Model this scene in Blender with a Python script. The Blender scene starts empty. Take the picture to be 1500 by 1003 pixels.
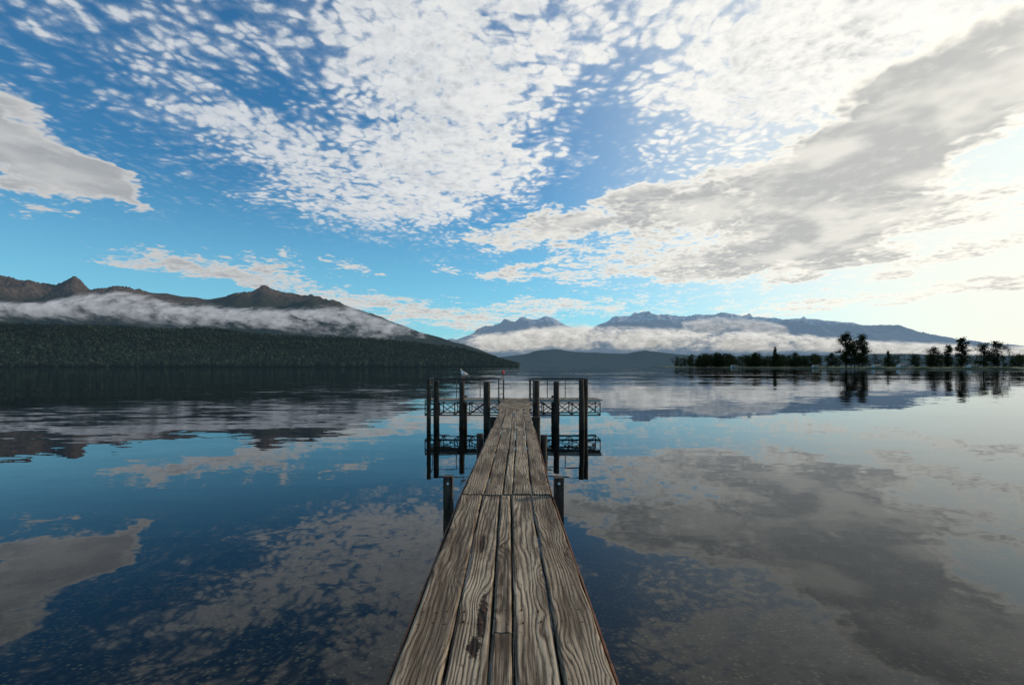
import bpy, math, random
import numpy as np
from mathutils import Vector
random.seed(7); rng=np.random.default_rng(11)
scn=bpy.context.scene
try:
    scn.view_settings.view_transform='Standard'; scn.view_settings.look='None'; scn.view_settings.exposure=0
except Exception: pass
EYE=2.97
F=750.0
def brg(a): return (a-750.0)/F       # tangent of bearing
def elv(b): return (537.0-b)/F       # tangent of elevation

# ---------------------------------------------------------------- numpy noise
def _h(ix,iy,s):
    n=(ix.astype(np.int64)*374761393+iy.astype(np.int64)*668265263+s*144665)&0x7fffffff
    n=((n^(n>>13))*1274126177)&0x7fffffff
    return ((n^(n>>16))&0xffff)/65535.0
def vnoise(x,y,s=0):
    x=np.asarray(x,float);y=np.asarray(y,float)
    ix=np.floor(x);iy=np.floor(y);fx=x-ix;fy=y-iy
    fx=fx*fx*(3-2*fx);fy=fy*fy*(3-2*fy)
    a=_h(ix,iy,s);b=_h(ix+1,iy,s);c=_h(ix,iy+1,s);d=_h(ix+1,iy+1,s)
    return (a*(1-fx)+b*fx)*(1-fy)+(c*(1-fx)+d*fx)*fy
def fbm(x,y,o=5,s=0,ridged=False):
    t=0;a=.5
    for k in range(o):
        n=vnoise(x*2**k+17*k,y*2**k-9*k,s+k)
        if ridged: n=1-abs(2*n-1)
        t=t+a*n;a*=.5
    return t

# ---------------------------------------------------------------- node helper
class NT:
    def __init__(s,nt,dim='3D'): s.nt=nt;s.dim=dim
    def n(s,t,**k):
        x=s.nt.nodes.new(t)
        for a,b in k.items(): setattr(x,a,b)
        return x
    def put(s,sock,v):
        if isinstance(v,bpy.types.NodeSocket): s.nt.links.new(v,sock)
        elif isinstance(v,(tuple,list)) and len(v)==3 and sock.type=='RGBA': sock.default_value=(*v,1)
        else: sock.default_value=v
    def m(s,op,*a,clamp=False):
        x=s.n('ShaderNodeMath',operation=op,use_clamp=clamp)
        for i,v in enumerate(a): s.put(x.inputs[i],v)
        return x.outputs[0]
    def vm(s,op,*a):
        x=s.n('ShaderNodeVectorMath',operation=op)
        for i,v in enumerate(a): s.put(x.inputs[i],v)
        return x.outputs[1] if op in('DOT_PRODUCT','LENGTH','DISTANCE') else x.outputs[0]
    def comb(s,a,b,c=0.0):
        x=s.n('ShaderNodeCombineXYZ')
        for i,v in enumerate((a,b,c)): s.put(x.inputs[i],v)
        return x.outputs[0]
    def sep(s,v):
        x=s.n('ShaderNodeSeparateXYZ'); s.put(x.inputs[0],v); return x.outputs
    def noise(s,v,scale,detail=4.,rough=.5,dist=0.,col=False):
        x=s.n('ShaderNodeTexNoise');x.noise_dimensions=s.dim; s.put(x.inputs['Vector'],v)
        x.inputs['Scale'].default_value=scale;x.inputs['Detail'].default_value=detail
        x.inputs['Roughness'].default_value=rough;x.inputs['Distortion'].default_value=dist
        return x.outputs[1] if col else x.outputs[0]
    def vor(s,v,scale,out='Distance',feature='F1'):
        x=s.n('ShaderNodeTexVoronoi',feature=feature);x.voronoi_dimensions=s.dim; s.put(x.inputs['Vector'],v)
        x.inputs['Scale'].default_value=scale
        return x.outputs[out]
    def mix(s,f,a,b,mode='MIX'):
        x=s.n('ShaderNodeMix',data_type='RGBA',blend_type=mode)
        s.put(x.inputs[0],f);s.put(x.inputs[6],a);s.put(x.inputs[7],b)
        return x.outputs[2]
    def ss(s,v,a,b,c=0.,d=1.):
        x=s.n('ShaderNodeMapRange',interpolation_type='SMOOTHSTEP')
        for i,q in enumerate((v,a,b,c,d)): s.put(x.inputs[i],q)
        return x.outputs[0]
    def bump(s,h,st,dist=.01,nrm=None):
        x=s.n('ShaderNodeBump'); s.put(x.inputs['Height'],h)
        x.inputs['Strength'].default_value=st;x.inputs['Distance'].default_value=dist
        if nrm is not None: s.put(x.inputs['Normal'],nrm)
        return x.outputs[0]
def newmat(name,dim='3D'):
    m=bpy.data.materials.new(name);m.use_nodes=True;m.node_tree.nodes.clear()
    try: m.cycles.emission_sampling='NONE'
    except Exception: pass
    g=NT(m.node_tree,dim);o=g.n('ShaderNodeOutputMaterial');return m,g,o
def principled(g,o,col,rough=.8,nrm=None,metal=0.,spec=.3):
    p=g.n('ShaderNodeBsdfPrincipled');g.put(p.inputs['Base Color'],col);g.put(p.inputs['Roughness'],rough)
    g.put(p.inputs['Metallic'],metal);p.inputs['Specular IOR Level'].default_value=spec
    if nrm is not None: g.put(p.inputs['Normal'],nrm)
    g.nt.links.new(p.outputs[0],o.inputs[0]);return p
def attr(g,n):
    x=g.n('ShaderNodeAttribute');x.attribute_name=n;return x.outputs['Fac']

# ---------------------------------------------------------------- mesh helper
class MB:
    def __init__(s): s.v=[];s.f=[];s.r=[]
    def add(s,vs,fs,r=None):
        o=len(s.v); r=random.random() if r is None else r
        s.v+= [tuple(p) for p in vs]; s.f+=[tuple(i+o for i in f) for f in fs]; s.r+=[r]*len(vs)
    def box(s,c,d,rz=0.,r=None,tilt=(0,0)):
        cx,cy,cz=c;hx,hy,hz=d[0]/2,d[1]/2,d[2]/2;vs=[]
        for z in(-hz,hz):
            for x,y in((-hx,-hy),(hx,-hy),(hx,hy),(-hx,hy)):
                X=x*math.cos(rz)-y*math.sin(rz)+tilt[0]*(z+hz);Y=x*math.sin(rz)+y*math.cos(rz)+tilt[1]*(z+hz)
                vs.append((cx+X,cy+Y,cz+z))
        s.add(vs,[(3,2,1,0),(4,5,6,7),(0,1,5,4),(1,2,6,5),(2,3,7,6),(3,0,4,7)],r)
    def tube(s,p0,p1,r0,r1=None,n=8,r=None,seg=1,wob=0.):
        p0=Vector(p0);p1=Vector(p1);r1=r0 if r1 is None else r1
        d=(p1-p0).normalized();a=d.orthogonal().normalized();b=d.cross(a);vs=[];fs=[]
        for k in range(seg+1):
            t=k/seg;c=p0.lerp(p1,t);rr=r0+(r1-r0)*t
            if 0<k<seg: c=c+a*random.uniform(-wob,wob)+b*random.uniform(-wob,wob)
            for i in range(n):
                q=2*math.pi*i/n; w=rr*(1+random.uniform(-wob,wob)*2)
                vs.append(c+a*math.cos(q)*w+b*math.sin(q)*w)
        for k in range(seg):
            for i in range(n):
                j=(i+1)%n;fs.append((k*n+i,k*n+j,(k+1)*n+j,(k+1)*n+i))
        fs.append(tuple(range(n-1,-1,-1)));fs.append(tuple(seg*n+i for i in range(n)))
        s.add(vs,fs,r)
    def build(s,name,mat,parent=None,smooth=False,bevel=0):
        me=bpy.data.meshes.new(name);me.from_pydata(s.v,[],s.f);me.update()
        a=me.attributes.new('rnd','FLOAT','POINT');a.data.foreach_set('value',s.r)
        if smooth: me.polygons.foreach_set('use_smooth',[True]*len(me.polygons))
        me.materials.append(mat)
        ob=bpy.data.objects.new(name,me);scn.collection.objects.link(ob)
        if parent: ob.parent=parent
        if bevel:
            b=ob.modifiers.new('b','BEVEL');b.width=bevel;b.segments=2;b.limit_method='ANGLE'
        return ob
def empty(name,loc=(0,0,0)):
    e=bpy.data.objects.new(name,None);scn.collection.objects.link(e);e.location=loc;return e
def grid(name,X,Y,Z,mat,smooth=True,uv=False):
    n,m=X.shape;vs=np.stack([X,Y,Z],-1).reshape(-1,3)
    i=np.arange(n-1)[:,None]*m+np.arange(m-1)[None,:]
    fs=np.stack([i,i+1,i+m+1,i+m],-1).reshape(-1,4)
    me=bpy.data.meshes.new(name);me.from_pydata(vs.tolist(),[],fs.tolist());me.update()
    if smooth: me.polygons.foreach_set('use_smooth',[True]*len(me.polygons))
    if uv:
        U=(np.arange(n)[:,None]/(n-1)+np.zeros((1,m))).reshape(-1);V=(np.arange(m)[None,:]/(m-1)+np.zeros((n,1))).reshape(-1)
        a=me.attributes.new('uu','FLOAT','POINT');a.data.foreach_set('value',U)
        a=me.attributes.new('vv','FLOAT','POINT');a.data.foreach_set('value',V)
    me.materials.append(mat);ob=bpy.data.objects.new(name,me);scn.collection.objects.link(ob);return ob

# ================================================================= SKY
SUN_AZ=math.radians(62);SUN_EL=math.radians(22)
sdir=Vector((math.sin(SUN_AZ)*math.cos(SUN_EL),math.cos(SUN_AZ)*math.cos(SUN_EL),math.sin(SUN_EL)))
w=bpy.data.worlds.new('World');scn.world=w;w.use_nodes=True;w.node_tree.nodes.clear()
g=NT(w.node_tree,'2D')
tc=g.n('ShaderNodeTexCoord');D=g.vm('NORMALIZE',tc.outputs['Generated'])
dx,dy,dz=g.sep(D)
zc=g.m('MAXIMUM',dz,0.0)
hl=g.m('MAXIMUM',g.m('SQRT',g.m('ADD',g.m('MULTIPLY',dx,dx),g.m('MULTIPLY',dy,dy))),0.001)
az=g.m('ARCTAN2',dx,dy);el=g.m('DIVIDE',zc,hl)
k=g.m('DIVIDE',1.0,g.m('ADD',zc,0.07))
P=g.comb(g.m('MULTIPLY',dx,k),g.m('MULTIPLY',dy,k),0.0)
wn=g.noise(P,1.6,4.,.6,0.,col=True);wx,wy,wz=g.sep(wn)
wamp=g.ss(el,0.0,.45,.25,1.0)
azw=g.m('ADD',az,g.m('MULTIPLY',g.m('SUBTRACT',wx,.5),.28))
elw=g.m('ADD',el,g.m('MULTIPLY',g.m('MULTIPLY',g.m('SUBTRACT',wy,.5),wamp),.20))
VW=g.comb(azw,elw,1.0)
def blob(a,b,ra,rb,rot,wt,sharp=1.0):
    X=brg(a);c=1/math.sqrt(1+X*X);az0=math.atan(X);el0=elv(b)*c
    ku=F/(c*c);kv=F/c;r=math.radians(rot);co_,si=math.cos(r),math.sin(r)
    p1,p2=ku*co_/ra,kv*si/ra;q1,q2=-ku*si/rb,kv*co_/rb
    p=g.vm('DOT_PRODUCT',VW,(p1,p2,-(p1*az0+p2*el0)));q=g.vm('DOT_PRODUCT',VW,(q1,q2,-(q1*az0+q2*el0)))
    r2=g.m('MULTIPLY_ADD',p,p,g.m('MULTIPLY',q,q))
    if sharp!=1.0: r2=g.m('POWER',r2,sharp)
    return g.m('MULTIPLY',g.m('EXPONENT',g.m('MULTIPLY',r2,-1.0)),wt)
def total(l):
    t=l[0]
    for x in l[1:]: t=g.m('ADD',t,x)
    return t
nL=g.noise(P,1.3,5.,.6);nM=g.noise(g.vm('ADD',P,(7.3,2.1,0)),4.5,5.,.66)
nS=g.noise(g.vm('ADD',P,(3.1,9.1,0)),20.,3.,.65)
cellv=g.vm('ADD',P,g.vm('MULTIPLY',wn,(.30,.30,0)))
cell=g.vor(cellv,24.);cell2=g.vor(g.vm('ADD',cellv,(5.5,3.3,0)),11.)
puff=g.ss(cell,.05,.70,1.,0.);puff2=g.ss(cell2,.05,.75,1.,0.)
MA=total([g.ss(el,.22,.42,0.,.14),blob(645,110,165,190,20,.66),blob(400,235,190,60,-22,.46),blob(430,45,150,50,20,.16),
          blob(1060,110,220,110,12,.60),blob(900,10,200,70,0,.42),blob(240,150,130,60,-20,.14),
          blob(1300,30,260,90,0,.6),blob(640,275,120,45,-10,.26),blob(180,30,200,40,10,.10),
          blob(850,250,46,100,-20,-.55),blob(800,175,60,36,0,-.25),blob(90,110,110,50,0,-.28),blob(300,335,300,45,-8,-.28),
          blob(960,190,50,30,20,-.25),blob(330,110,60,40,10,-.2)])
DA=total([MA,g.m('MULTIPLY',g.m('SUBTRACT',nL,.5),.85),g.m('MULTIPLY',g.m('SUBTRACT',nM,.5),1.0),
          g.m('MULTIPLY',g.m('SUBTRACT',nS,.5),.50),g.m('MULTIPLY',g.m('SUBTRACT',puff,.5),.34),g.m('MULTIPLY',g.m('SUBTRACT',puff2,.5),.26)])
fadeLow=g.ss(el,.17,.30)
covA=g.m('MULTIPLY',g.m('ADD',g.m('MULTIPLY',g.ss(DA,.18,.60),.72),g.ss(DA,-.15,.5,0.,.26)),fadeLow)
MB_=total([blob(30,220,150,72,-6,1.2,1.8),blob(150,255,60,30,-6,.5,1.6),
           blob(1080,290,240,66,12,.95,1.4),blob(1330,195,230,105,28,1.0,1.4),blob(1470,90,150,80,30,.65),
           blob(820,328,140,28,12,.80,1.3),blob(1240,345,190,34,2,.75,1.4),blob(1480,290,110,40,0,.35),
           blob(330,392,150,20,0,.72,1.3),blob(520,392,40,9,-15,.55),blob(770,399,85,13,8,.70),
           blob(1010,398,160,26,0,.76,1.2),blob(1390,372,170,13,10,.72),blob(1200,396,120,11,10,.55),blob(520,440,170,18,-8,.62),
           blob(850,448,230,15,0,.58),blob(700,470,120,14,0,.5),blob(1250,440,260,12,4,.62),blob(1460,418,90,11,8,.62),blob(640,395,60,9,0,.4)])
n4=g.noise(g.vm('ADD',P,(11.,4.,0)),9.,5.,.64)
DB=total([MB_,g.m('MULTIPLY',g.m('SUBTRACT',nL,.5),.40),g.m('MULTIPLY',g.m('SUBTRACT',nM,.5),.75),g.m('MULTIPLY',g.m('SUBTRACT',n4,.5),.45),g.m('MULTIPLY',g.m('SUBTRACT',puff,.5),.18),g.m('MULTIPLY',g.m('SUBTRACT',puff2,.5),.16)])
covB=g.m('MULTIPLY',g.ss(DB,.32,.66),.97)
thick=g.ss(DB,.48,1.0)
sky=g.n('ShaderNodeTexSky',sky_type='NISHITA');sky.sun_disc=False;sky.sun_elevation=SUN_EL;sky.sun_rotation=SUN_AZ
sky.air_density=1.0;sky.dust_density=.6;sky.ozone_density=2.0
hs=g.n('ShaderNodeHueSaturation');hs.inputs['Saturation'].default_value=1.20;hs.inputs['Value'].default_value=1.16
g.put(hs.inputs['Color'],sky.outputs[0])
base=g.mix(1.0,hs.outputs[0],(.52,1.0,1.12),'MULTIPLY')
sd=g.m('MAXIMUM',g.vm('DOT_PRODUCT',D,tuple(sdir)),0.0)
glow=g.m('POWER',sd,3.0);glow2=g.m('POWER',sd,1.2)
hz=g.ss(el,0.0,.36,1.,0.)
S=10.0
base=g.mix(g.m('MULTIPLY',g.ss(glow,.08,.80),g.ss(el,.0,.6,1.0,.55)),base,(1.04*S,1.0*S,.87*S))
base=g.mix(g.m('MULTIPLY',hz,g.ss(glow,.1,.8,.5,.1)),base,(.30*S,.72*S,.96*S))
lit=g.ss(g.m('ADD',g.m('MULTIPLY',nM,.6),g.m('MULTIPLY',nS,.5)),.38,.68)
ca=g.mix(glow2,(.44*S,.51*S,.60*S),(1.0*S,.98*S,.92*S))
ca=g.mix(g.m('MULTIPLY',g.ss(DA,.5,1.1,0.,.75),g.m('SUBTRACT',1.15,lit),clamp=True),ca,g.mix(glow2,(.30*S,.34*S,.39*S),(.62*S,.63*S,.61*S)))
ca=g.mix(g.m('MULTIPLY',lit,.6),ca,g.mix(glow2,(.72*S,.74*S,.76*S),(1.2*S,1.16*S,1.06*S)))
edge=g.mix(glow2,(.62*S,.62*S,.61*S),(1.15*S,1.10*S,.97*S))
core=g.mix(glow,(.38*S,.40*S,.42*S),(.60*S,.60*S,.57*S))
tn=g.m('MULTIPLY',thick,g.ss(g.noise(g.vm('ADD',P,(1.,6.,0)),2.6,3.,.55),.32,.58,.45,1.0),clamp=True)
cb=g.mix(tn,edge,core)
cb=g.mix(g.ss(n4,.46,.75,0.,.35),cb,g.mix(glow2,(.60*S,.61*S,.62*S),(.92*S,.90*S,.84*S)))
c1=g.mix(covA,base,ca);c2=g.mix(covB,c1,cb)
lowhaze=g.m('MULTIPLY',g.ss(el,0.0,.07,1.,0.),.6)
c3=g.mix(lowhaze,c2,g.mix(glow2,(.50*S,.62*S,.70*S),(1.05*S,1.0*S,.85*S)))
bg=g.n('ShaderNodeBackground');g.put(bg.inputs[0],c3);bg.inputs[1].default_value=.1
wo=g.n('ShaderNodeOutputWorld');g.nt.links.new(bg.outputs[0],wo.inputs[0])
try:
    w.cycles.sampling_method='MANUAL';w.cycles.sample_map_resolution=512
except Exception: pass
sl=bpy.data.lights.new('sun','SUN');sl.energy=2.6;sl.angle=math.radians(3);sl.color=(1,.90,.75)
so=bpy.data.objects.new('sun',sl);scn.collection.objects.link(so);so.rotation_euler=(-sdir).to_track_quat('-Z','Y').to_euler();so.location=(60,30,40)

# ================================================================= CAMERA
cam=bpy.data.cameras.new('camera');co=bpy.data.objects.new('camera',cam);scn.collection.objects.link(co)
co.location=(0,0,EYE);co.rotation_euler=(math.radians(90),0,0);cam.lens=18;cam.sensor_width=36;cam.shift_y=35.5/1500
cam.clip_end=200000;cam.clip_start=.05;scn.camera=co

# ================================================================= WATER + BED
m,g,o=newmat('lake_water','2D')
geo=g.n('ShaderNodeNewGeometry');pos=geo.outputs['Position'];px,py,pz=g.sep(pos)
dist=g.vm('LENGTH',pos)
v1=g.vm('MULTIPLY',pos,(.35,1.0,1));v2=g.vm('MULTIPLY',pos,(.025,.08,1));v3=g.vm('MULTIPLY',pos,(1.6,4.,1))
a1=g.sep(g.noise(v1,.8,2.,.55,0.,col=True));a2=g.sep(g.noise(v2,1.,3.,.55,0.,col=True));a3=g.sep(g.noise(v3,1.,1.,.5,0.,col=True))
patch=g.ss(g.noise(g.vm('MULTIPLY',pos,(.012,.03,1)),1.,2.,.5),.42,.62)
amp=g.ss(dist,4.,60.,.003,.018)
amp=g.m('MULTIPLY',amp,g.m('ADD',.45,patch))
def nn(i,sx):
    t=g.m('ADD',g.m('MULTIPLY',g.m('SUBTRACT',a1[i],.5),1.0),g.m('MULTIPLY',g.m('SUBTRACT',a2[i],.5),.9))
    t=g.m('ADD',t,g.m('MULTIPLY',g.m('SUBTRACT',a3[i],.5),.4))
    return g.m('MULTIPLY',g.m('MULTIPLY',t,amp),sx)
N_=g.vm('NORMALIZE',g.comb(nn(0,1.2),nn(1,2.6),1.0))
gl=g.n('ShaderNodeBsdfGlossy');g.put(gl.inputs['Roughness'],g.ss(dist,30.,900.,.0,.04));g.put(gl.inputs['Normal'],N_);g.put(gl.inputs['Color'],(.84,.88,.92))
tr=g.n('ShaderNodeBsdfTransparent');g.put(tr.inputs[0],(.88,.90,.84))
fr=g.n('ShaderNodeFresnel');fr.inputs[0].default_value=1.33;g.put(fr.inputs['Normal'],N_)
fac=g.m('ADD',g.m('MULTIPLY',fr.outputs[0],.99),.0,clamp=True)
mx=g.n('ShaderNodeMixShader');g.put(mx.inputs[0],fac);g.nt.links.new(tr.outputs[0],mx.inputs[1]);g.nt.links.new(gl.outputs[0],mx.inputs[2])
g.nt.links.new(mx.outputs[0],o.inputs[0])
L=60000
b=MB();b.add([(-L,-300,0),(L,-300,0),(L,L,0),(-L,L,0)],[(0,1,2,3)],0);b.build('lake_water',m)

m,g,o=newmat('lake_bed_pebbles','2D')
geo=g.n('ShaderNodeNewGeometry');pos=geo.outputs['Position'];px,py,pz=g.sep(pos)
q=g.comb(px,py,0.)
q=g.vm('ADD',q,g.vm('MULTIPLY',g.noise(q,6.,2.,.5,0.,col=True),(.06,.06,0)))
vc=g.vor(q,12.,'Color');vd=g.vor(q,12.,'Distance');cr,cg,cb_=g.sep(vc)
q5=g.vm('ADD',q,(3.,7.,0));vd2=g.vor(q5,5.,'Distance');c2r,c2g,_=g.sep(g.vor(q5,5.,'Color'))
stone=g.mix(g.ss(cr,.55,.95),(.055,.048,.030),(.52,.42,.19))
stone=g.mix(g.ss(cg,.8,.95,0.,.7),stone,(.22,.20,.15))
shape=g.ss(vd,.20,.48,1.,.0)
col=g.mix(shape,(.022,.018,.011),stone)
big=g.m('MULTIPLY',g.ss(vd2,.18,.38,1.,0.),g.ss(c2r,.70,.9))
col=g.mix(g.m('MULTIPLY',big,.7),col,g.mix(c2g,(.12,.10,.06),(.30,.25,.13)))
col=g.mix(g.ss(g.noise(q,.6,4.,.65),.42,.70,0.,.8),col,(.016,.016,.011))
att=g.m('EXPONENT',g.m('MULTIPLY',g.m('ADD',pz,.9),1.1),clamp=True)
col=g.mix(att,(.002,.007,.012),col)  # light lost in the water painted into the bed colour, darker with depth
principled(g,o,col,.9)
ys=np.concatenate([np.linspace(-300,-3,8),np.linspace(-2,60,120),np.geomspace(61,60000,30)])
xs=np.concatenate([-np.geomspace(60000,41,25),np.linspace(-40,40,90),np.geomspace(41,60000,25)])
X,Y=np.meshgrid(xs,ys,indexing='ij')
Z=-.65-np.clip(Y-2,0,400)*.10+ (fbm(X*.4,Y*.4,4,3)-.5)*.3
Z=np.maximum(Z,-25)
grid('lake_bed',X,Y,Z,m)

# ================================================================= MOUNTAINS
def land_mat(name,low,high,rock,haze,hfac,treeline=(400,800),snow=None,nscale=.004):
    m,g,o=newmat(name)
    geo=g.n('ShaderNodeNewGeometry');pos=geo.outputs['Position'];_,_,pz=g.sep(pos)
    n1=g.noise(pos,nscale,4.,.65);n2=g.noise(pos,nscale*7,4.,.7)
    c=g.mix(g.ss(n2,.35,.68),low,high)
    hh=g.m('ADD',pz,g.m('MULTIPLY',g.m('SUBTRACT',n1,.5),520.))
    c=g.mix(g.ss(hh,treeline[0],treeline[1]),c,g.mix(g.ss(n2,.4,.6),rock,tuple(x*.5 for x in rock)))
    if snow:
        c=g.mix(g.m('MULTIPLY',g.ss(hh,snow,snow+150),g.ss(n2,.46,.56)),c,(.75,.78,.82))
    d=g.n('ShaderNodeBsdfDiffuse');g.put(d.inputs[0],c);g.put(d.inputs['Normal'],g.bump(n2,.8,30.))
    e=g.n('ShaderNodeEmission');g.put(e.inputs[0],haze);e.inputs[1].default_value=1.  # aerial haze painted in: an even glow mixed into the land material
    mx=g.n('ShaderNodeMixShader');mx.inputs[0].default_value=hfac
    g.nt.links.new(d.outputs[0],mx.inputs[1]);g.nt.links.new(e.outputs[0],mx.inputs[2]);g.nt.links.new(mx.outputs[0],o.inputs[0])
    return m
def mountain(name,prof,Yf,Yr,mat,ncol=420,nrow=70,rough=.05,seed=0,pw=1.0,back=1.35,jag=.03,gs=1.0,rel=.9):
    a=np.array([p[0] for p in prof],float);bb=np.array([p[1] for p in prof],float)
    A=np.linspace(a[0],a[-1],ncol);B=np.interp(A,a,bb)
    k=np.ones(3)/3;Bs=np.convolve(np.pad(B,1,'edge'),k,'valid')
    R=(A-750)/F;Hr=(537-Bs)/F*Yr+EYE
    T=np.concatenate([np.linspace(0,1,nrow),np.linspace(1,back,16)[1:]])
    t=T[None,:];Yv=np.where(t<=1,Yf+(Yr-Yf)*t,Yr+(t-1)*Yr*.9)
    Yv=Yv+(R[:,None]*0)
    X=R[:,None]*Yv
    sh=np.where(t<=1,np.clip(t,0,1)**pw,np.clip(1-(t-1)/(back-1),0,1))
    H=Hr[:,None]*sh
    q=gs/1200.
    rid=fbm(X*q*1.6,Yv*q*.7,6,seed,True)-.55
    fine=fbm(X*q*6,Yv*q*5,5,seed+9)-.5
    env=np.where(t<=1,4*t*(1-t)*.9+.0,.4)
    H=H*(1+rid*env*rel)+fine*jag*Hr.max()*np.clip(t*3,0,1)*np.clip(2.2-t*1.2,0,1)
    H=H+ (np.where(t<=0.001,-30,0))
    return grid(name,X,Yv+0*X,H,mat)
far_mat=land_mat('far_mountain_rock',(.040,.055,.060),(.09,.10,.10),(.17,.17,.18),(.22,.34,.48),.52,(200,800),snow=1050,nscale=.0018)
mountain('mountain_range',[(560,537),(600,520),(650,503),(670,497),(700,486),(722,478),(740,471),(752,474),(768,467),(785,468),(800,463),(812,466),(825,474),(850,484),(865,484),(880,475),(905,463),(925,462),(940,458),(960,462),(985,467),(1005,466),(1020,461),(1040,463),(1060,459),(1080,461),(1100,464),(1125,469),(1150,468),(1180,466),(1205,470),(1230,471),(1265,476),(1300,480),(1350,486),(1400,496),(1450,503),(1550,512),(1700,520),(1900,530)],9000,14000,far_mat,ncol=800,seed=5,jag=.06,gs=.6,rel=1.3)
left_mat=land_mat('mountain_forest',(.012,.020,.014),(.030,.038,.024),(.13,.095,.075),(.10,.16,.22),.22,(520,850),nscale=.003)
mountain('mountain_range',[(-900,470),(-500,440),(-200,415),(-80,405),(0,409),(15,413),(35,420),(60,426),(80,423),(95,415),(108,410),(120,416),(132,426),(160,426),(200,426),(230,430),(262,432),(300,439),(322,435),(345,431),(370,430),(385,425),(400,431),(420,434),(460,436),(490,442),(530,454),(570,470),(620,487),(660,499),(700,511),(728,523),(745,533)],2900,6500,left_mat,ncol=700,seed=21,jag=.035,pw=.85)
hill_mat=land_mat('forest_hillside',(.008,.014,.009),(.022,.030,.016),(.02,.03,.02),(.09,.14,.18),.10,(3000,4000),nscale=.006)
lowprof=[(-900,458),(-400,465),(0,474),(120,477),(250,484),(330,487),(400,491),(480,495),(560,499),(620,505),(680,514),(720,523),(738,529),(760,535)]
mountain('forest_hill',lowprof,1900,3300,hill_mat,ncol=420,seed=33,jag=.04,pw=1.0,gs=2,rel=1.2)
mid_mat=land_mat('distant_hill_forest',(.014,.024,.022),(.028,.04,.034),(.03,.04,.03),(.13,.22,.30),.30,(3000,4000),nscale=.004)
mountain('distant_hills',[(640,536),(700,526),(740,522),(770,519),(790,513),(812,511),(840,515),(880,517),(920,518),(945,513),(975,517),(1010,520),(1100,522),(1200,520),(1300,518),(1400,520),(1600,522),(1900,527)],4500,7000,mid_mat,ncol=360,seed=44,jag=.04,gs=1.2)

m,g,o=newmat('forest_canopy')
r=attr(g,'rnd')
geo=g.n('ShaderNodeNewGeometry');big_=g.noise(geo.outputs['Position'],.004,3.,.6)
d=g.n('ShaderNodeBsdfDiffuse');g.put(d.inputs[0],g.mix(g.m('MULTIPLY',r,g.ss(big_,.3,.65,.2,1.)),(.010,.016,.010),(.050,.056,.028)))
e=g.n('ShaderNodeEmission');g.put(e.inputs[0],(.09,.15,.19));mx=g.n('ShaderNodeMixShader');mx.inputs[0].default_value=.12  # faint emission stands in for aerial haze over the trees
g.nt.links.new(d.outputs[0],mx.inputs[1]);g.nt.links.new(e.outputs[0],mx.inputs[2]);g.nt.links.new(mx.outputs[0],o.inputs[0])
hill=bpy.data.objects['forest_hill'];me=hill.data
V=np.empty(len(me.vertices)*3);me.vertices.foreach_get('co',V);V=V.reshape(420,-1,3)
NTREE=26000
ui=rng.uniform(0,418.9,NTREE);tj=rng.power(1.0,NTREE)**1.2*74
i0=ui.astype(int);j0=tj.astype(int);fu=(ui-i0)[:,None];fv=(tj-j0)[:,None]
Pp=(V[i0,j0]*(1-fu)+V[i0+1,j0]*fu)*(1-fv)+(V[i0,j0+1]*(1-fu)+V[i0+1,j0+1]*fu)*fv
keep=(Pp[:,2]>-1)&(Pp[:,0]/Pp[:,1]>-1.3);Pp=Pp[keep];n=len(Pp)
hh=rng.uniform(7,18,n);rr=hh*rng.uniform(.35,.6,n)
ang=np.linspace(0,2*np.pi,6)[:-1]
lv=[(0.12,.8),(.5,1.0),(.85,.6)]
vs=[];
for (hz_,rz_) in lv:
    jit=rng.uniform(.7,1.25,(n,5))
    vs.append(np.stack([Pp[:,0:1]+np.cos(ang)*rr[:,None]*rz_*jit,Pp[:,1:2]+np.sin(ang)*rr[:,None]*rz_*jit,(Pp[:,2]+hh*hz_)[:,None]+0*jit],-1))
vs.append(np.stack([Pp[:,0],Pp[:,1],Pp[:,2]+hh],-1)[:,None,:])
vv=np.concatenate(vs,1);nv=vv.shape[1]
fl=[]
for l in range(2):
    for i in range(5): fl.append((l*5+i,l*5+(i+1)%5,(l+1)*5+(i+1)%5,(l+1)*5+i))
ft=[(10+i,10+(i+1)%5,15) for i in range(5)]
fq=(np.array(fl)[None]+(np.arange(n)*nv)[:,None,None]).reshape(-1,4).tolist()
f3=(np.array(ft)[None]+(np.arange(n)*nv)[:,None,None]).reshape(-1,3).tolist()
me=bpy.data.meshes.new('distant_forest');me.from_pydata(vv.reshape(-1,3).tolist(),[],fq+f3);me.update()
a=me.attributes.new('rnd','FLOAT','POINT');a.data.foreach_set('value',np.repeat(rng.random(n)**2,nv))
me.materials.append(m);ob=bpy.data.objects.new('distant_forest',me);scn.collection.objects.link(ob)

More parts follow.
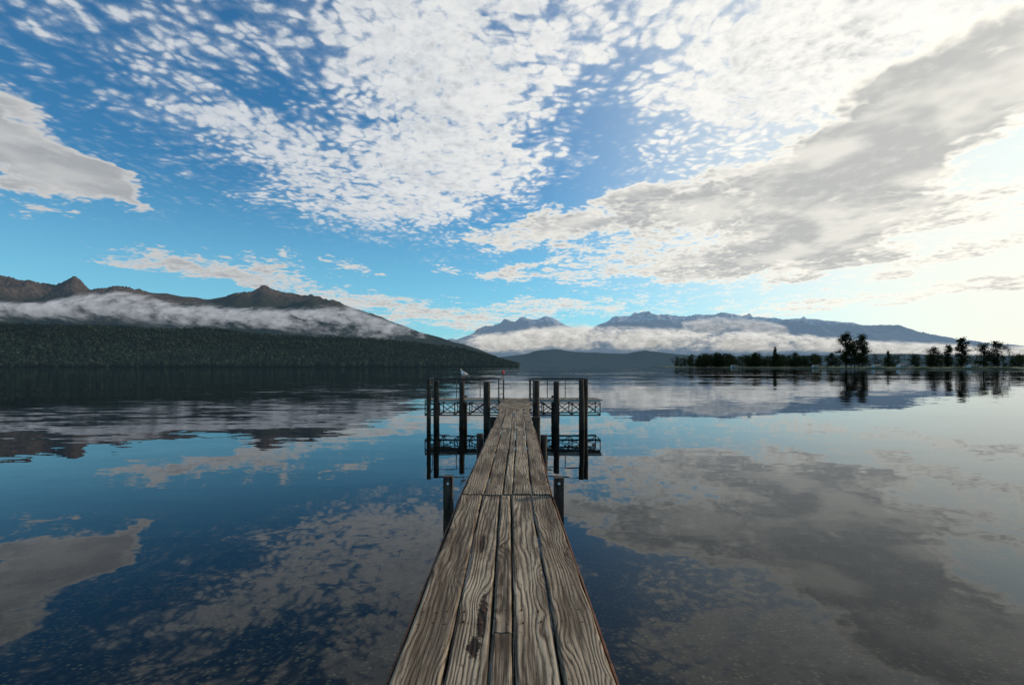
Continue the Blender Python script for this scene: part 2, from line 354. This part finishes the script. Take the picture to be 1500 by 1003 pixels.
# ================================================================= FOG BANKS
def fogmat(name,bright,seed,dens=1.0,sc=.0016,thr=(.42,1.0),na=(2.4,1.1),zs=2.4):
    m,g,o=newmat(name)
    geo=g.n('ShaderNodeNewGeometry');pos=geo.outputs['Position'];px,py,pz=g.sep(pos)
    u=attr(g,'uu');v=attr(g,'vv')
    q=g.comb(g.m('ADD',px,seed*1731.),g.m('MULTIPLY',py,.6),g.m('MULTIPLY',pz,zs))
    n1=g.noise(q,sc,4.,.62);n2=g.noise(q,sc*4.5,4.,.65)
    edge=g.m('MULTIPLY',g.m('MULTIPLY',v,g.m('SUBTRACT',1.,v)),4.)
    ue=g.m('MULTIPLY',g.ss(u,0.,.07),g.ss(u,.85,1.,1.,0.))
    dd=g.m('ADD',g.m('MULTIPLY',g.m('POWER',edge,.8),g.m('MULTIPLY',ue,1.0)),g.m('ADD',g.m('MULTIPLY',g.m('SUBTRACT',n1,.5),na[0]),g.m('MULTIPLY',g.m('SUBTRACT',n2,.5),na[1])))
    al=g.m('MULTIPLY',g.ss(dd,thr[0],thr[1]),dens)
    al=g.m('MULTIPLY',al,g.m('MULTIPLY',g.ss(v,0.,.3),g.ss(v,.7,1.,1.,0.)))
    c=g.mix(g.ss(g.m('ADD',g.m('MULTIPLY',n2,.8),g.m('MULTIPLY',v,.4)),.4,.85),tuple(x*.50 for x in bright),bright)
    e=g.n('ShaderNodeEmission');g.put(e.inputs[0],c);e.inputs[1].default_value=1.  # sheet glows by itself; pale tops and grey bases painted into the emission
    t=g.n('ShaderNodeBsdfTransparent');mx=g.n('ShaderNodeMixShader');g.put(mx.inputs[0],al)
    g.nt.links.new(t.outputs[0],mx.inputs[1]);g.nt.links.new(e.outputs[0],mx.inputs[2]);g.nt.links.new(mx.outputs[0],o.inputs[0])
    return m
def fog(name,prof,Y,mat,n=120):
    a=[p[0] for p in prof];A=np.linspace(a[0],a[-1],n)
    T=np.interp(A,a,[p[1] for p in prof]);Bm=np.interp(A,a,[p[2] for p in prof])
    R=(A-750)/F;v=np.linspace(0,1,14)[None,:]
    Yv=Y*(1+.06*np.sin(v*np.pi)*-1+.0*R[:,None])
    z=((537-Bm)/F*Y+EYE)[:,None]*(1-v)+((537-T)/F*Y+EYE)[:,None]*v
    return grid(name,R[:,None]*Yv,Yv+0*R[:,None],z,mat,uv=True)
LF=[(-500,424,474),(-150,432,474),(0,438,476),(60,438,478),(120,426,480),(170,418,482),(220,428,484),(270,440,488),(330,442,492),(420,447,498),(470,440,504),(510,440,510),(550,454,512),(590,466,514),(640,480,518),(700,494,524)]
for i,(Yd,s) in enumerate(((3450,1),(3900,2),(4400,3))):
    fog('low_cloud',[(a,t+i*2,b_-i*3) for a,t,b_ in LF],Yd,fogmat('low_cloud_%d'%i,(.48,.51,.56),s,.66,.0026,(.48,1.3),(2.8,1.8),2.0),160)
RF=[(640,490,520),(740,482,524),(780,472,522),(850,470,520),(950,476,520),(1080,480,521),(1200,486,522),(1300,496,528),(1450,502,532),(1700,502,532)]
for i,(Yd,s) in enumerate(((7600,4),(8400,5))):
    fog('fog_bank',[(a,t+i*2,b_-i*2) for a,t,b_ in RF],Yd,fogmat('fog_bank_%d'%i,(.84,.83,.79),s,.86,.0014,(.35,1.1),(2.6,1.7),2.),160)
fog('fog_bank',[(990,470,498),(1050,460,496),(1110,466,496),(1170,476,500)],9000,fogmat('fog_bank_c',(.70,.72,.73),8,.7,.0014,(.35,1.1)),60)

# ================================================================= RIGHT SHORE
m,g,o=newmat('grass_shore')
geo=g.n('ShaderNodeNewGeometry');pos=geo.outputs['Position'];_,_,pz=g.sep(pos)
gc=g.mix(g.noise(pos,.06,5.,.6),(.035,.05,.016),(.13,.15,.05))
gc=g.mix(g.ss(pz,.3,1.0,1.,0.),gc,(.10,.095,.08))
principled(g,o,gc,.95)
sp=[(975,1750),(1010,1500),(1100,1150),(1200,850),(1300,700),(1400,600),(1500,520),(1700,400),(2100,300),(3000,220)]
A=np.linspace(975,3000,300);Ys=np.interp(A,[p[0] for p in sp],[p[1] for p in sp])
Ys=Ys*(1+.06*(fbm(A*.03,A*0,4,2)-.5))
s_=np.array([0,2,5,12,30,80,250,700,1500,2500.]);hz_=np.array([-1.,.15,.9,1.7,2.2,2.5,2.7,3,4,3.])
R=(A-750)/F
Yv=Ys[:,None]+s_[None,:];Xv=(R*Ys)[:,None]+s_[None,:]*.25*np.ones((300,1))
grid('grassy_shore',Xv,Yv,hz_[None,:]+0*Xv+(fbm(Xv*.05,Yv*.05,3,6)-.5)*.5,m)

bark,g,o=newmat('bark');geo=g.n('ShaderNodeNewGeometry')
principled(g,o,g.mix(g.noise(geo.outputs['Position'],3.,4.),(.03,.022,.016),(.09,.07,.05)),.9)
leafm,g,o=newmat('foliage');r=attr(g,'rnd')
c=g.mix(r,(.010,.018,.009),(.055,.065,.024))
dd_=g.n('ShaderNodeBsdfDiffuse');g.put(dd_.inputs[0],c);tl=g.n('ShaderNodeBsdfTranslucent');g.put(tl.inputs[0],c)
mx=g.n('ShaderNodeMixShader');mx.inputs[0].default_value=.25
g.nt.links.new(dd_.outputs[0],mx.inputs[1]);g.nt.links.new(tl.outputs[0],mx.inputs[2]);g.nt.links.new(mx.outputs[0],o.inputs[0])
def treegeo(tb,lb,x,y,z0,H,W,kind,dens=1.0):
    lean=random.uniform(-.03,.03)*H
    tb.tube((x,y,z0-.5),(x+lean,y,z0+H*.90),H*.020,H*.003,7,seg=5,wob=.04)
    nl=int((34 if kind!='conifer' else 40)*min(1,.5+dens*.5))
    for i in range(nl):
        t=(i+random.random())/nl
        if kind=='conifer': hh=.08+.90*t;R_=W*(1-t)**.8*random.uniform(.5,1.1)+.04*W;droop=-.02
        elif kind=='poplar': hh=.08+.88*t;R_=W*math.sin(math.pi*min(.98,.12+t*.85))**.6*random.uniform(.3,1.0);droop=.06
        else: hh=.12+.82*t;R_=W*(math.sin(math.pi*(.20+.70*t))**.7)*random.uniform(.25,1.12);droop=.05
        an=random.uniform(0,6.283)
        bx,by,bz=x+lean*hh,y,z0+H*(hh-droop)
        ex,ey,ez=x+lean*hh+math.cos(an)*R_,y+math.sin(an)*R_,z0+H*(hh+droop*random.random())
        tb.tube((bx,by,bz),(ex,ey,ez),H*.005,H*.0015,4)
        for c_ in range(3 if kind!='conifer' else 2):
            f=random.uniform(.2,1.05);cx=bx+(ex-bx)*f;cy=by+(ey-by)*f;cz=bz+(ez-bz)*f+random.uniform(-.01,.03)*H
            sr=W*random.uniform(.20,.36)*(1 if kind!='conifer' else (.45+.6*(1-t)))
            tone=random.random()**1.6
            for _ in range(int(30*dens)):
                d=Vector((random.gauss(0,1),random.gauss(0,1),random.gauss(0,.65)))*sr*.6
                p=Vector((cx,cy,cz))+d;s=H*random.uniform(.014,.028)/max(.6,dens**.5)
                u_=Vector((random.gauss(0,1),random.gauss(0,1),random.gauss(0,1))).normalized()*s
                v_=u_.orthogonal().normalized()*s*random.uniform(.5,1)
                lb.add([p-u_,p+v_,p+u_*1.1,p-v_*.9],[(0,1,2,3)],min(1,max(0,tone+random.uniform(-.2,.2))))
def shoreY(a): return float(np.interp(a,[p[0] for p in sp],[p[1] for p in sp]))
def place(a,top,halfw,kind,extra=14,name=None,dens=1.0):
    Y=shoreY(a)+extra;X=brg(a)*Y;z0=1.8;H=(537-top)/F*Y+EYE-z0;W=halfw/F*Y
    t=MB();l=MB();treegeo(t,l,X,Y,z0,H,W,kind,dens)
    e=empty(name or('pine_tree' if kind=='conifer' else 'broadleaf_tree'))
    t.build('trunk',bark,e);l.build('crown',leafm,e)
place(1240,487,14,'broad',18,dens=1.3);place(1263,490,13,'broad',26,dens=1.3);place(1252,500,13,'broad',30,dens=1.)
place(1135,508,6,'conifer');place(1409,493,10,'broad',22);place(1441,502,13,'broad',26);place(1461,499,14,'broad',30)
place(1368,508,13,'broad',25);place(1389,505,8,'poplar',26);place(1301,514,6,'conifer',24);place(1340,518,10,'broad',40)
place(1218,516,8,'broad',30);place(1491,518,12,'broad',30);place(1105,516,9,'broad',24);place(1050,516,10,'broad',24);place(1165,516,9,'broad',24)
t=MB();l=MB()
for _ in range(220):
    a=random.choice([random.uniform(990,1190),random.uniform(1020,1075),random.uniform(1085,1200),random.uniform(1190,1500),random.uniform(1300,1800)])
    Y=shoreY(a)+random.uniform(22,130);top=random.uniform(517,530) if a<1200 else random.uniform(517,532)
    H=(537-top)/F*Y+1;treegeo(t,l,brg(a)*Y,Y,1.8,H,H*random.uniform(.4,.75),random.choice(['broad','broad','broad','conifer','poplar']),.3)
e=empty('distant_tree_row');t.build('trunks',bark,e);l.build('crowns',leafm,e)

wallm,g,o=newmat('painted_weatherboard');geo=g.n('ShaderNodeNewGeometry');principled(g,o,g.mix(g.noise(geo.outputs['Position'],.8),(.55,.54,.50),(.7,.69,.66)),.8)
roofm,g,o=newmat('roofing_iron');principled(g,o,(.10,.085,.08),.6)
glassm,g,o=newmat('window_glass');principled(g,o,(.02,.025,.03),.1)
for a,extra,sz in((1195,18,1.),(1284,18,1.),(1322,18,1.1),(1425,18,.9),(1075,18,1.3)):
    Y=shoreY(a)+extra;X=brg(a)*Y;e=empty('cottage',(X,Y,1.75));w_=10*sz;d_=7*sz;h_=2.8*sz
    b=MB();b.box((0,0,h_/2),(w_,d_,h_));b.add([(-w_/2,-d_/2,h_),(-w_/2,d_/2,h_),(-w_/2,0,h_+1.9*sz),(w_/2,-d_/2,h_),(w_/2,d_/2,h_),(w_/2,0,h_+1.9*sz)],[(0,1,2),(3,5,4)]);b.build('walls',wallm,e)
    b=MB()
    for sg in(-1,1):
        b.add([(-w_/2-.4,sg*(d_/2+.4),h_-.15),(w_/2+.4,sg*(d_/2+.4),h_-.15),(w_/2+.4,0,h_+2*sz),(-w_/2-.4,0,h_+2*sz)],[(0,1,2,3)])
    b.build('roof',roofm,e)
    b=MB()
    for q in(-3.3,0,3.3): b.box((q*sz,-d_/2-.02,1.5*sz),(1.5*sz,.06,1.2*sz))
    b.build('windows',glassm,e)

# ================================================================= JETTY
def woodmat(name,near=True):
    m,g,o=newmat(name)
    geo=g.n('ShaderNodeNewGeometry');pos=geo.outputs['Position'];r=attr(g,'rnd')
    px,py,pz=g.sep(pos)
    off=g.m('MULTIPLY',r,37.)
    q=g.comb(g.m('ADD',px,off),g.m('ADD',py,g.m('MULTIPLY',r,91.)),pz)
    kq=g.vm('MULTIPLY',q,(5.,1.6,0.));kd=g.vor(kq,1.)
    kn=g.m('POWER',2.718,g.m('MULTIPLY',g.m('MULTIPLY',kd,kd),-45.))
    kw=g.m('POWER',2.718,g.m('MULTIPLY',g.m('MULTIPLY',kd,kd),-10.))
    wv=g.noise(g.vm('MULTIPLY',q,(2.4,.28,1)),1.,2.,.4)
    wv2=g.noise(g.vm('MULTIPLY',q,(10.,1.8,1)),1.,3.,.6)
    ph=g.m('ADD',g.m('MULTIPLY',px,210.),g.m('MULTIPLY',wv,85.))
    ph=g.m('ADD',ph,g.m('MULTIPLY',wv2,12.));ph=g.m('ADD',ph,g.m('MULTIPLY',kw,15.))
    ring=g.m('ADD',g.m('MULTIPLY',g.m('SINE',ph),.5),.5)
    fib=g.noise(g.vm('MULTIPLY',q,(210.,4.,20.)),1.,3.,.65)
    fib2=g.noise(g.vm('MULTIPLY',q,(60.,1.1,10.)),1.,4.,.7)
    grime=g.noise(g.vm('MULTIPLY',q,(3.,1.0,1.)),1.,5.,.68)
    spk=g.noise(g.vm('MULTIPLY',q,(34.,16.,1.)),1.,4.,.7)
    ringm=g.m('MULTIPLY',g.m('POWER',ring,.6),g.ss(g.noise(g.vm('MULTIPLY',q,(6.,.7,1.)),1.,3.,.6),.35,.62,.50,.12))
    h=g.m('ADD',ringm,g.m('ADD',g.m('MULTIPLY',fib,.50),g.m('MULTIPLY',fib2,.66)))
    t=g.ss(h,.48,1.04)
    light=g.mix(g.ss(grime,.3,.7),(.55,.445,.315),(.32,.245,.165))
    light=g.mix(g.ss(r,.0,1.,0.,.5),light,(.22,.155,.10))
    dark=(.050,.031,.019)
    c=g.mix(t,dark,light)
    c=g.mix(g.ss(grime,.50,.70,0.,.85),c,g.mix(t,(.035,.021,.013),(.13,.085,.054)))
    c=g.mix(g.ss(spk,.58,.70,0.,.6),c,(.03,.02,.014))
    c=g.mix(g.ss(kn,.45,.9,0.,.85),c,(.035,.022,.015))
    if near:
        nz=g.m('MULTIPLY',g.m('SUBTRACT',g.noise(g.vm('MULTIPLY',pos,(22.,12.,1.)),1.,4.,.7),.5),2.6)
        def goug(cx,cy,rx,ry):
            a_=g.m('DIVIDE',g.m('SUBTRACT',px,cx),rx);b_=g.m('DIVIDE',g.m('SUBTRACT',py,cy),ry)
            return g.ss(g.m('ADD',g.m('ADD',g.m('MULTIPLY',a_,a_),g.m('MULTIPLY',b_,b_)),nz),.45,.85,1.,0.)
        G=g.m('MAXIMUM',g.m('MAXIMUM',goug(-.190,3.16,.036,.38),goug(-.262,4.52,.028,.28)),goug(-.212,2.85,.048,.15))
        c=g.mix(G,c,g.mix(ring,(.008,.006,.005),(.045,.024,.015)))
        h=g.m('SUBTRACT',h,g.m('MULTIPLY',G,2.))
    principled(g,o,c,.85,g.bump(h,.9,.007),spec=.2)
    return m
wood=woodmat('weathered_wood')
pm,g,o=newmat('dark_timber_pile');geo=g.n('ShaderNodeNewGeometry');pos=geo.outputs['Position'];r=attr(g,'rnd')
nn_=g.noise(g.vm('MULTIPLY',pos,(30.,30.,2.5)),1.,5.,.65);gr=g.noise(g.vm('MULTIPLY',pos,(4.,4.,3.)),1.,4.,.6);_,_,pz=g.sep(pos)
c=g.mix(g.ss(nn_,.3,.7),(.018,.012,.009),(.10,.068,.045));c=g.mix(g.ss(gr,.5,.7,0.,.6),c,(.02,.016,.012));c=g.mix(g.ss(pz,.1,.6,.8,.0),c,(.012,.014,.009))
principled(g,o,c,.8,g.bump(nn_,.8,.01))
rust,g,o=newmat('rusty_steel');geo=g.n('ShaderNodeNewGeometry');n1=g.noise(geo.outputs['Position'],9.,5.,.7)
principled(g,o,g.mix(g.ss(n1,.35,.65),(.08,.035,.020),(.22,.095,.05)),.75)
galv,g,o=newmat('galvanised_steel');geo=g.n('ShaderNodeNewGeometry');n1=g.noise(geo.outputs['Position'],6.,5.,.7)
principled(g,o,g.mix(g.ss(n1,.35,.65),(.03,.027,.024),(.09,.082,.075)),.55,metal=.3)
greyw,g,o=newmat('grey_edge_timber');geo=g.n('ShaderNodeNewGeometry');n1=g.noise(g.vm('MULTIPLY',geo.outputs['Position'],(2.,20.,30.)),1.,5.,.7)
principled(g,o,g.mix(n1,(.28,.25,.20),(.65,.61,.52)),.8)

J=empty('wooden_jetty')
DZ=EYE-1.55
def cl(y): return float(np.interp(y,[-3,2.5,6.2,12.9,19,25,27],[-.013,-.047,-.07,.026,.08,.17,.19]))
def wd(y): return float(np.interp(y,[-3,2.5,6.2,12.9,19],[1.13,1.127,1.10,1.09,1.08]))
pb=MB()
def plank(f0,f1,y0,y1,zt,th=.055,gap=.008,r=None):
    n=max(2,int((y1-y0)/.08));sd=random.randint(0,9999);r=random.random() if r is None else r;vs=[];fs=[];dz=random.uniform(-.006,.006)
    for k_ in range(n+1):
        y=y0+(y1-y0)*k_/n;c=cl(y);W=wd(y)
        e1=(float(fbm(np.array([y*1.5]),np.array([sd*1.]),5,sd))-.5)*.022;e2=(float(fbm(np.array([y*1.5]),np.array([sd*2.]),5,sd+5))-.5)*.022
        z=zt+dz+(float(vnoise(np.array([y*.8]),np.array([0.]),sd))-.5)*.012
        xl=c+W*(f0-.5)+gap+e1;xr=c+W*(f1-.5)-gap+e2;cup=.003
        vs+=[(xl,y,z-th),(xl,y,z-.014),(xl+.005,y,z-.005),(xl+.016,y,z),((xl+xr)/2,y,z-cup),(xr-.016,y,z),(xr-.005,y,z-.005),(xr,y,z-.014),(xr,y,z-th)]
    for k_ in range(n):
        for i in range(9):
            j=(i+1)%9;fs.append((k_*9+i,(k_+1)*9+i,(k_+1)*9+j,k_*9+j))
    fs.append(tuple(range(9)));fs.append(tuple(n*9+i for i in range(8,-1,-1)));pb.add(vs,fs,r)
s1=[0,.238,.436,.550,.765,1.0]
rs=[.85,.25,.12,.35,.95]
for i in range(5):
    if i==2:
        plank(s1[i],s1[i+1],-3,2.98,DZ,r=.3);plank(s1[i],s1[i+1],2.99,6.17,DZ,r=.1)
    else: plank(s1[i],s1[i+1],-3,6.17+random.uniform(-.02,0),DZ,r=rs[i])
s2=[0,.25,.46,.57,.78,1.0]
for i in range(5): plank(s2[i],s2[i+1],6.23,12.85,DZ+.004)
s3=[0,.22,.45,.56,.79,1.0]
for i in range(5): plank(s3[i],s3[i+1],12.9,18.8,DZ)
pb.build('deck_planks',wood,J,smooth=False)
cb_=MB();y=18.9
while y<24.9:
    cb_.box((cl(y)+random.uniform(-.01,.01),y+.095,DZ-.03+random.uniform(-.004,.004)+(-.05)*(y-19)/6),(1.31,.18,.05),random.uniform(-.01,.01));y+=.2
x=-4.25
while x<4.3:
    cb_.box((x+.07,25.75,DZ-.085+random.uniform(-.003,.003)),(.14,1.35,.045));x+=.15
cb_.build('cross_planks',wood,J,bevel=.006)
b=MB()
for (ya,yb) in((-3,6.18),(6.22,12.87),(12.9,18.85)):
    for sfr in(-.40,0,.40):
        n=6
        for k_ in range(n):
            y0=ya+(yb-ya)*k_/n;y1=ya+(yb-ya)*(k_+1)/n-.004
            b.box(((cl(y0)+cl(y1))/2+sfr*1.1,(y0+y1)/2,DZ-.066-.11),(.10,y1-y0,.22),math.atan2(-(cl(y1)-cl(y0)),y1-y0))
for sfr in(-.5,.5):
    b.box((.12+sfr*1.05,22,DZ-.2),(.10,6.0,.2),-.014)
b.box((cl(6.2),6.2,DZ-.42),(1.16,.12,.14))
for y in(12.88,18.87): b.box((cl(y),y,DZ-.38),(1.1 if y<15 else 1.7,.16,.16))
b.build('stringers',pm,J,bevel=.006)
b=MB()
for sg in(-1,1):
    for(ya,yb)in((-3,6.17),(6.23,12.85)):
        n=8
        for k_ in range(n):
            y0=ya+(yb-ya)*k_/n;y1=ya+(yb-ya)*(k_+1)/n
            b.box((cl((y0+y1)/2)+sg*(wd(y0)/2+.012),(y0+y1)/2,DZ-.060),(.012,y1-y0-.002,.07),math.atan2(-(cl(y1)-cl(y0)),y1-y0))
b.build('edge_angle_iron',rust,J)
b=MB()
for fr_ in(.05,.12,.19,.28,.38,.46,.52,.6,.7,.82,.93):
    for y in(6.05,6.36,3.1,3.25,9.5,12.7,13.05,.8):
        xx=cl(y)+wd(y)*(fr_-.5)+random.uniform(-.01,.01);yy=y+random.uniform(-.02,.02)
        b.tube((xx,yy,DZ-.01),(xx,yy,DZ+.006),.0075,.006,8)
b.build('nails',rust,J)
b=MB()
def pile(x,y,top,r_,sq=False,lean=0.):
    if sq: b.box((x,y,(top-1.8)/2-.3),(r_*2,r_*2,top+2.4),random.uniform(-.1,.1))
    else: b.tube((x-lean,y,-3.2),(x,y,top),r_*1.06,r_,14,seg=12,wob=.012)
pile(-.77,6.2,EYE-1.32,.055,True);pile(.565,6.2,EYE-1.335,.055,True)
pile(-.72,11.5,EYE-1.50,.075);pile(.72,11.5,EYE-1.53,.075)
pile(-1.2,24.3,EYE-.71,.16);pile(1.15,24.3,EYE-.66,.16)
pile(-3.93,24.2,EYE-.62,.10);pile(-3.62,24.5,EYE-.66,.13,lean=.03)
pile(-2.45,25.0,EYE-.72,.13);pile(2.17,25.0,EYE-.72,.14)
pile(3.28,24.25,EYE-.62,.12,lean=-.12);pile(3.52,24.5,EYE-.60,.12,lean=.05)
pile(-2.45,26.6,EYE-1.5,.13);pile(2.17,26.6,EYE-1.5,.13);pile(-3.9,26.6,EYE-1.5,.13);pile(3.6,26.6,EYE-1.5,.13)
pile(-.75,18.9,DZ-.3,.1);pile(.95,18.9,DZ-.3,.1)
b.build('piles',pm,J,smooth=False)
b=MB()
for x_ in(-.77,.565): b.tube((x_,6.142,EYE-1.40),(x_,6.136,EYE-1.40),.016,.016,12)
b.build('reflectors',wallm,J)
b=MB();gd=MB()
zt_=DZ-.115
for yy in(25.04,26.46):
    for (xa,xb) in((-4.27,-.6),(.85,4.33)):
        gd.box(((xa+xb)/2,yy,zt_),(xb-xa,.05,.14))
        zb=EYE-71*25/750
        b.box(((xa+xb)/2,yy,zb),(xb-xa,.06,.06))
        b.box(((xa+xb)/2,yy,zt_-.13),(xb-xa,.05,.05))
        n=5;st=(xb-xa)/n
        for i in range(n+1):
            xx=xa+st*i; xx=min(max(xx,xa+.02),xb-.02)
            b.tube((xx,yy,zb),(xx,yy,zt_-.08),.026,n=6)
        for i in range(n):
            x0=xa+st*i;x1=x0+st
            b.tube((x0,yy,zb+.03),(x1,yy,zt_-.15),.02,n=6);b.tube((x1,yy+.02,zb+.03),(x0,yy+.02,zt_-.15),.02,n=6)
for (xa,xb) in((-4.27,-.6),(.85,4.33)):
    for i in range(6):
        xx=xa+(xb-xa)*i/5;b.tube((xx,25.06,EYE-71*25/750),(xx,26.44,EYE-71*25/750),.02,n=6)
RZ=EYE-.60
for(xa,xb)in((-4.1,-.42),(.9,3.68)):
    b.tube((xa,24.95,RZ),(xb,24.95,RZ),.028);b.tube((xa,26.5,RZ),(xb,26.5,RZ),.022)
    for i in range(4):
        xx=xa+(xb-xa)*i/3;b.tube((xx,26.5,zt_),(xx,26.5,RZ),.022)
    b.tube((xa,24.95,RZ),(xa,26.5,RZ),.022)
for xx in(-.42,-.6,.9,.98):
    b.tube((xx,24.95 if xx in(-.42,.9) else 23.3,DZ-.1),(xx,24.95 if xx in(-.42,.9) else 23.3,RZ),.03)
b.tube((-.6,23.3,RZ),(-.42,24.95,RZ),.028);b.tube((.98,23.3,RZ),(.9,24.95,RZ),.028)
for q in(.35,.65):
    z=DZ-.1+(RZ-DZ+.1)*q;b.tube((-.6,23.3,z),(-.42,24.95,z),.018);b.tube((.98,23.3,z),(.9,24.95,z),.018)
b.build('truss_and_handrails',galv,J);gd.build('edge_beams',greyw,J,bevel=.01)

redm,g,o=newmat('red_plastic');principled(g,o,(.75,.06,.03),.35)
ML=empty('marker_light');X_=brg(737)*26.3
b=MB();b.tube((X_,26.3,DZ-.1),(X_,26.3,EYE-.36),.02);b.build('pole',galv,ML)
b=MB();b.tube((X_,26.3,EYE-.36),(X_,26.3,EYE-.33),.07,n=14);b.tube((X_,26.3,EYE-.33),(X_,26.3,EYE-.23),.06,.055,n=14);b.tube((X_,26.3,EYE-.23),(X_,26.3,EYE-.19),.055,.02,n=14);b.build('lamp',redm,ML,smooth=False)

# ================================================================= GULL
wh,g,o=newmat('white_feathers');principled(g,o,(.88,.88,.86),.8)
gy,g,o=newmat('grey_feathers');geo=g.n('ShaderNodeNewGeometry');principled(g,o,g.mix(g.noise(geo.outputs['Position'],40.),(.30,.31,.33),(.44,.45,.47)),.8)
bk,g,o=newmat('black_feathers');principled(g,o,(.02,.02,.02),.6)
orr,g,o=newmat('orange_beak');principled(g,o,(.55,.10,.03),.4)
GX=brg(679)*24.95;G_=empty('seagull',(GX,24.95,RZ+.028));G_.rotation_euler=(0,0,math.radians(235));G_.scale=(1.4,1.4,1.4)
def loft(ctrl,n=14):
    b=MB();vs=[];fs=[]
    for k_,(x,z,rx,rz) in enumerate(ctrl):
        for i in range(n):
            a=2*math.pi*i/n;vs.append((x,rx*math.cos(a),z+rz*math.sin(a)))
    for k_ in range(len(ctrl)-1):
        for i in range(n):
            j=(i+1)%n;fs.append((k_*n+i,k_*n+j,(k_+1)*n+j,(k_+1)*n+i))
    fs.append(tuple(range(n-1,-1,-1)));fs.append(tuple((len(ctrl)-1)*n+i for i in range(n)));b.add(vs,fs,0);return b
ob=loft([(-.20,.125,.012,.006),(-.15,.130,.030,.016),(-.10,.140,.045,.036),(-.04,.152,.060,.056),(.02,.165,.066,.068),(.07,.185,.058,.068),(.095,.215,.044,.055),(.105,.25,.032,.040),(.112,.28,.030,.034),(.125,.302,.030,.030),(.145,.306,.024,.024),(.162,.304,.012,.012)]).build('body',wh,G_,smooth=True)
ss_=ob.modifiers.new('s','SUBSURF');ss_.levels=1;ss_.render_levels=2
b=MB();b.tube((.155,0,.304),(.205,0,.292),.010,.002,8);b.build('beak',orr,G_)
b=MB()
for sg in(-1,1): b.tube((.138,sg*.024,.31),(.138,sg*.029,.31),.006,.004,8)
b.build('eyes',bk,G_)
b=MB()
for sg in(-1,1):
    b.tube((0,sg*.022,0.005),(-.008,sg*.022,.05),.005,.005,6);b.tube((-.008,sg*.022,.05),(.0,sg*.024,.115),.006,.012,6)
    for t_ in(-.5,0,.5): b.tube((0,sg*.022,.006),(.04*math.cos(t_),sg*.022+.04*math.sin(t_),.004),.004,.003,5)
b.build('legs',orr,G_)
for sg in(-1,1):
    b=loft([(.075,.200,.006,.012),(.05,.195,.014,.036),(.0,.182,.018,.048),(-.07,.165,.016,.040),(-.14,.148,.010,.024),(-.20,.138,.006,.012)])
    b.v=[(x,y+sg*(.056 if x>-.1 else .03),z) for x,y,z in b.v];w_=b.build('wing',gy,G_,smooth=True)
    b=MB();b.tube((-.15,sg*.028,.146),(-.255,sg*.012,.132),.014,.003,6);b.build('wing_tip',bk,G_)
